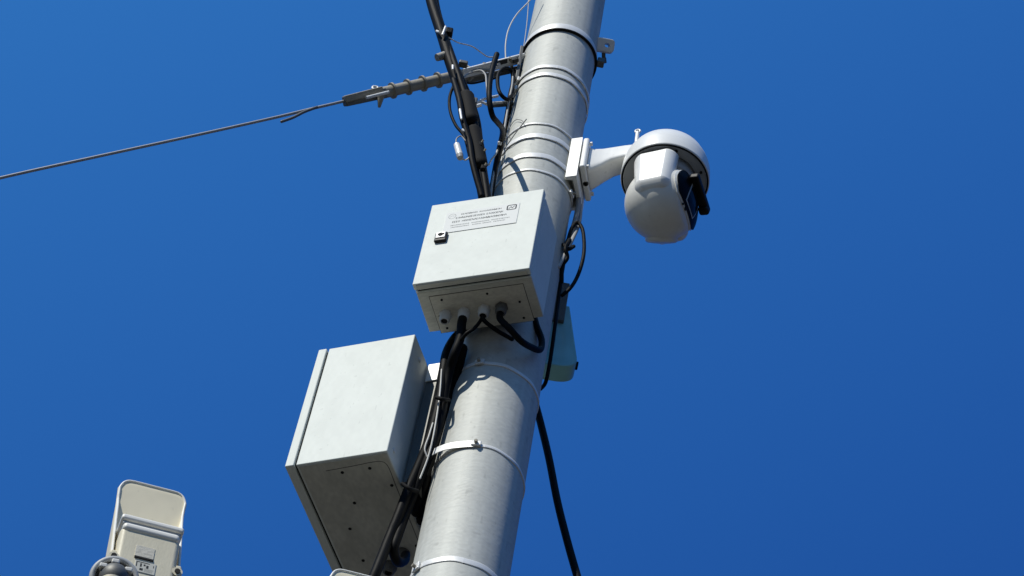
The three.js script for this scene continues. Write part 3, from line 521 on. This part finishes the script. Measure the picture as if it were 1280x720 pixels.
// black loops by the pole
cable('black_cable', 'thick black cable standing up past the anchor bracket then bending into the riser', 'cable', [[-0.1706, 7.1444, 0.36], [-0.1733, 7.0759, 0.36], [-0.1714, 6.9897, 0.36], [-0.1608, 6.916, 0.35], [-0.1483, 6.8915, 0.33], [-0.131, 6.9346, 0.28], [-0.1197, 7.0061, 0.22], [-0.116, 7.0923, 0.14], [-0.1178, 7.1247, 0.08], [-0.1184, 7.0605, 0.06], [-0.1127, 6.8987, 0.05]], 0.0078);
cable('black_cable', 'black cable making an oval coil beside the pole under the anchor bracket', 'cable', [[-0.114, 7.6093, 0.02], [-0.123, 7.5218, 0.05], [-0.116, 7.4283, 0.06], [-0.1285, 7.3819, 0.07], [-0.147, 7.3859, 0.08], [-0.1633, 7.4418, 0.08], [-0.1655, 7.499, 0.08], [-0.1502, 7.5316, 0.08], [-0.133, 7.5403, 0.07], [-0.1226, 7.506, 0.06], [-0.1221, 7.4331, 0.05], [-0.1194, 7.3622, 0.04], [-0.1187, 7.2843, 0.035], [-0.1157, 7.1879, 0.03], [-0.1168, 7.0647, 0.03], [-0.1176, 6.9256, 0.03]], 0.0058);
cable('black_cable', 'black riser cable running straight down the left edge of the pole', 'cable', [[-0.118, 7.6491, 0], [-0.1172, 7.5582, 0], [-0.1138, 7.4261, -0], [-0.1128, 7.3183, 0], [-0.1142, 7.2124, 0], [-0.1153, 7.0888, 0], [-0.1141, 6.95, 0]], 0.0105);
cable('grey_cable', 'thin grey cable lying on the black riser along the left edge of the pole', 'cable', [[-0.1242, 7.4994, 0.075], [-0.1206, 7.4551, 0.07], [-0.1207, 7.4059, 0.062], [-0.1189, 7.3392, 0.055], [-0.1168, 7.263, 0.055], [-0.1159, 7.1719, 0.06], [-0.121, 7.1002, 0.06], [-0.1194, 7.0319, 0.06], [-0.1165, 6.9535, 0.06], [-0.1115, 6.8771, 0.06]], 0.0029, M.greyCable);
cable('grey_cable', 'second thin grey cable close against the pole above the square cabinet', 'cable', [[-0.1057, 7.131, 0.04], [-0.1079, 7.0733, 0.04], [-0.1093, 6.9981, 0.05], [-0.1109, 6.9383, 0.05], [-0.1078, 6.8771, 0.05]], 0.0026, M.paleCable);
cable('grey_cable', 'grey cable end curling left of the riser above the square cabinet', 'cable', [[-0.12, 7.1554, 0.07], [-0.1241, 7.0891, 0.075], [-0.1332, 7.0461, 0.08], [-0.1366, 7.0134, 0.085]], 0.0027, M.paleCable);
cable('grey_cable', 'grey cable arching from the anchor bracket beside the upright black cable', 'cable', [[-0.2638, 7.4208, 0.09], [-0.2469, 7.4537, 0.09], [-0.2207, 7.4604, 0.1], [-0.2044, 7.4324, 0.11], [-0.1929, 7.3676, 0.12], [-0.1823, 7.3018, 0.12]], 0.0026, M.greyCable);
cable('black_cable', 'thin black cable sagging from the bundle to the coil', 'cable', [[-0.2553, 7.3815, 0.1], [-0.2351, 7.4002, 0.09], [-0.2034, 7.4407, 0.08], [-0.1715, 7.47, 0.08], [-0.1604, 7.4964, 0.08]], 0.0035);
mesh('cable_tie', box(0.011, 0.007, 0.01, 0, 0, 0, 0.002), M.white, scene).position.fromArray([-0.1197, 7.1063, 0.1]); tag(scene.children[scene.children.length - 1], 'small white cable tie end on the black riser left of the upper straps', 'cable tie');

// right side cables
cable('grey_cable', 'grey cable dropping from the dome camera bracket down the right of the pole', 'cable', [[0.1158, 7.1296, 0.02], [0.1242, 7.0402, 0.02], [0.1281, 6.9746, 0.02], [0.1258, 6.9042, 0.02], [0.1179, 6.8255, 0.02], [0.1062, 6.7483, 0.03], [0.094, 6.6795, 0.04], [0.082, 6.6333, 0.05]], 0.0075, std([0.2, 0.2, 0.2], 0.45));
cable('grey_cable', 'paler grey cable beside it, nearest the pole under the dome camera bracket', 'cable', [[0.1283, 7.1304, 0], [0.1351, 7.0327, 0], [0.1385, 6.93, 0.01], [0.1261, 6.8144, 0.03], [0.113, 6.7296, 0.04], [0.1018, 6.6675, 0.04]], 0.0055, M.greyCable);
cable('black_cable', 'black cable looping out to the right of the pole under the dome camera', 'cable', [[0.1118, 6.7133, 0.03], [0.1154, 6.811, 0.03], [0.1223, 6.8776, 0.03], [0.1335, 6.9004, 0.03], [0.1464, 6.8816, 0.03], [0.1583, 6.8249, 0.03], [0.1635, 6.7447, 0.03], [0.1567, 6.6719, 0.02], [0.1411, 6.6095, 0.02], [0.1253, 6.5892, 0.01]], 0.0052);
cable('black_cable', 'straight black cable from the tied cables down past the right of the square cabinet', 'cable', [[0.1089, 6.8038, 0.02], [0.1139, 6.7312, 0.02], [0.1149, 6.6719, 0.01], [0.1173, 6.5785, -0], [0.1193, 6.4745, 0], [0.1219, 6.3984, -0.02], [0.1228, 6.3399, -0.04], [0.1213, 6.3045, -0.06], [0.1131, 6.3241, -0.1]], 0.0052);
cable('black_cable', 'short black cable knot tied to the grey cables right of the square cabinet', 'cable', [[0.1194, 6.7985, 0.04], [0.1127, 6.738, 0.05], [0.1207, 6.7173, 0.04], [0.1119, 6.6914, 0.03], [0.1174, 6.6474, 0.01]], 0.006);
cable('cable_tie', 'dark cable tie round the grey cables under the dome camera bracket', 'cable tie', [[0.1043, 6.7644, 0.045], [0.1187, 6.7436, 0.05], [0.1332, 6.7868, 0.03]], 0.0055, M.rubber);
cable('black_cable', 'black drop cable hanging away from the pole at lower right', 'cable', [[0.0754, 6.4023, -0.13], [0.1024, 6.3109, -0.13], [0.1288, 6.2217, -0.13], [0.1624, 6.0995, -0.13], [0.2009, 5.9412, -0.13], [0.2376, 5.8122, -0.13], [0.2744, 5.6936, -0.13], [0.3359, 5.5015, -0.13], [0.4109, 5.2703, -0.13]], 0.0098);

// cables under the square cabinet
cable('black_cable', 'thick black cable from the second gland of the square cabinet down to the large cabinet', 'cable', [[-0.1145, 6.232, 0.153], [-0.1145, 6.212, 0.153], [-0.1106, 6.1565, 0.145], [-0.117, 6.1156, 0.13], [-0.1211, 6.0879, 0.1], [-0.1217, 6.04, 0.08], [-0.1191, 5.9604, 0.07], [-0.1209, 5.8724, 0.06], [-0.1288, 5.8023, 0.05], [-0.1414, 5.7316, 0.02], [-0.1519, 5.6659, 0], [-0.1586, 5.5868, 0], [-0.1617, 5.5423, -0.01], [-0.1505, 5.5417, -0.04], [-0.136, 5.5976, -0.09], [-0.1362, 5.648, -0.12]], 0.0115);
cable('black_cable', 'thick black cable from behind the square cabinet to the underside of the large cabinet', 'cable', [[-0.1087, 6.3165, 0.05], [-0.1262, 6.2334, 0.08], [-0.1365, 6.1657, 0.09], [-0.1357, 6.1021, 0.09], [-0.131, 6.0217, 0.08], [-0.1302, 5.9419, 0.07], [-0.1342, 5.8567, 0.06], [-0.1448, 5.7887, 0.04], [-0.1582, 5.7155, 0.02], [-0.1676, 5.6368, 0.01], [-0.1768, 5.5709, -0], [-0.1834, 5.5071, 0], [-0.1893, 5.4525, 0], [-0.2023, 5.3784, -0.02]], 0.0125);
cable('black_cable', 'black cable nearest the pole beside the large cabinet rail', 'cable', [[-0.1134, 6.2089, 0.1], [-0.1176, 6.1604, 0.06], [-0.1153, 6.0901, 0.04], [-0.1127, 6.0095, 0.03], [-0.1159, 5.9291, 0.02], [-0.1193, 5.8617, -0], [-0.1264, 5.7945, -0.02], [-0.1317, 5.7258, -0.05]], 0.0125);
cable('black_cable', 'added black cable filling in the shadow between the rail and the pole', 'cable', [[-0.1011, 6.177, 0.1], [-0.1038, 6.1289, 0.05], [-0.1038, 6.0705, 0.02], [-0.1055, 6.0009, 0], [-0.107, 5.9177, -0.02], [-0.1103, 5.8358, -0.04], [-0.1154, 5.7237, -0.07]], 0.0135);  // added cable, its black stands in for the shadow of this gap
cable('cable_tie', 'black tie round the thick cables beside the rail tab painted as sunlit', 'cable tie', [[-0.1368, 5.9744, 0.1], [-0.1226, 5.9665, 0.105], [-0.1079, 5.9977, 0.08]], 0.005, M.rubber);
cable('cable_tie', 'black tie round the thick cables under the corner of the large cabinet', 'cable tie', [[-0.1734, 5.7034, 0.05], [-0.1544, 5.6897, 0.052], [-0.1358, 5.7108, 0.03]], 0.005, M.rubber);
cable('grey_cable', 'thin pale cable following the rail down between the large cabinet and the pole', 'cable', [[-0.1402, 6.0821, 0.1], [-0.1325, 6.0068, 0.092], [-0.1278, 5.925, 0.085], [-0.1258, 5.8479, 0.08], [-0.1275, 5.7887, 0.07], [-0.1357, 5.7229, 0.06]], 0.0021, M.paleCable);
cable('grey_cable', 'short thin pale cable forking off beside the rail and the large cabinet', 'cable', [[-0.1336, 5.9021, 0.08], [-0.1363, 5.8537, 0.08], [-0.1388, 5.8088, 0.075], [-0.1298, 5.7909, 0.07]], 0.002, M.paleCable);
cable('black_cable', 'thin black cable slanting from the third gland to the thick cable', 'cable', [[-0.0675, 6.232, 0.1715], [-0.069, 6.215, 0.1715], [-0.0824, 6.173, 0.172], [-0.0958, 6.1552, 0.17], [-0.1064, 6.1451, 0.155]], 0.0045);
cable('black_cable', 'black cable from the third gland curving back under the square cabinet', 'cable', [[-0.0655, 6.232, 0.1755], [-0.0645, 6.215, 0.175], [-0.0323, 6.1974, 0.165], [0.0153, 6.2015, 0.14]], 0.0055);
cable('black_cable', 'black cable from the rightmost gland sweeping right under the square cabinet', 'cable', [[-0.0249, 6.232, 0.1913], [-0.0249, 6.212, 0.1913], [0.0069, 6.1746, 0.19], [0.0349, 6.1665, 0.17], [0.0659, 6.1971, 0.13], [0.0891, 6.232, 0.1], [0.0892, 6.2838, 0.09], [0.0714, 6.3348, 0.09], [0.0618, 6.3654, 0.09]], 0.0085);

renderer.render(scene, camera);
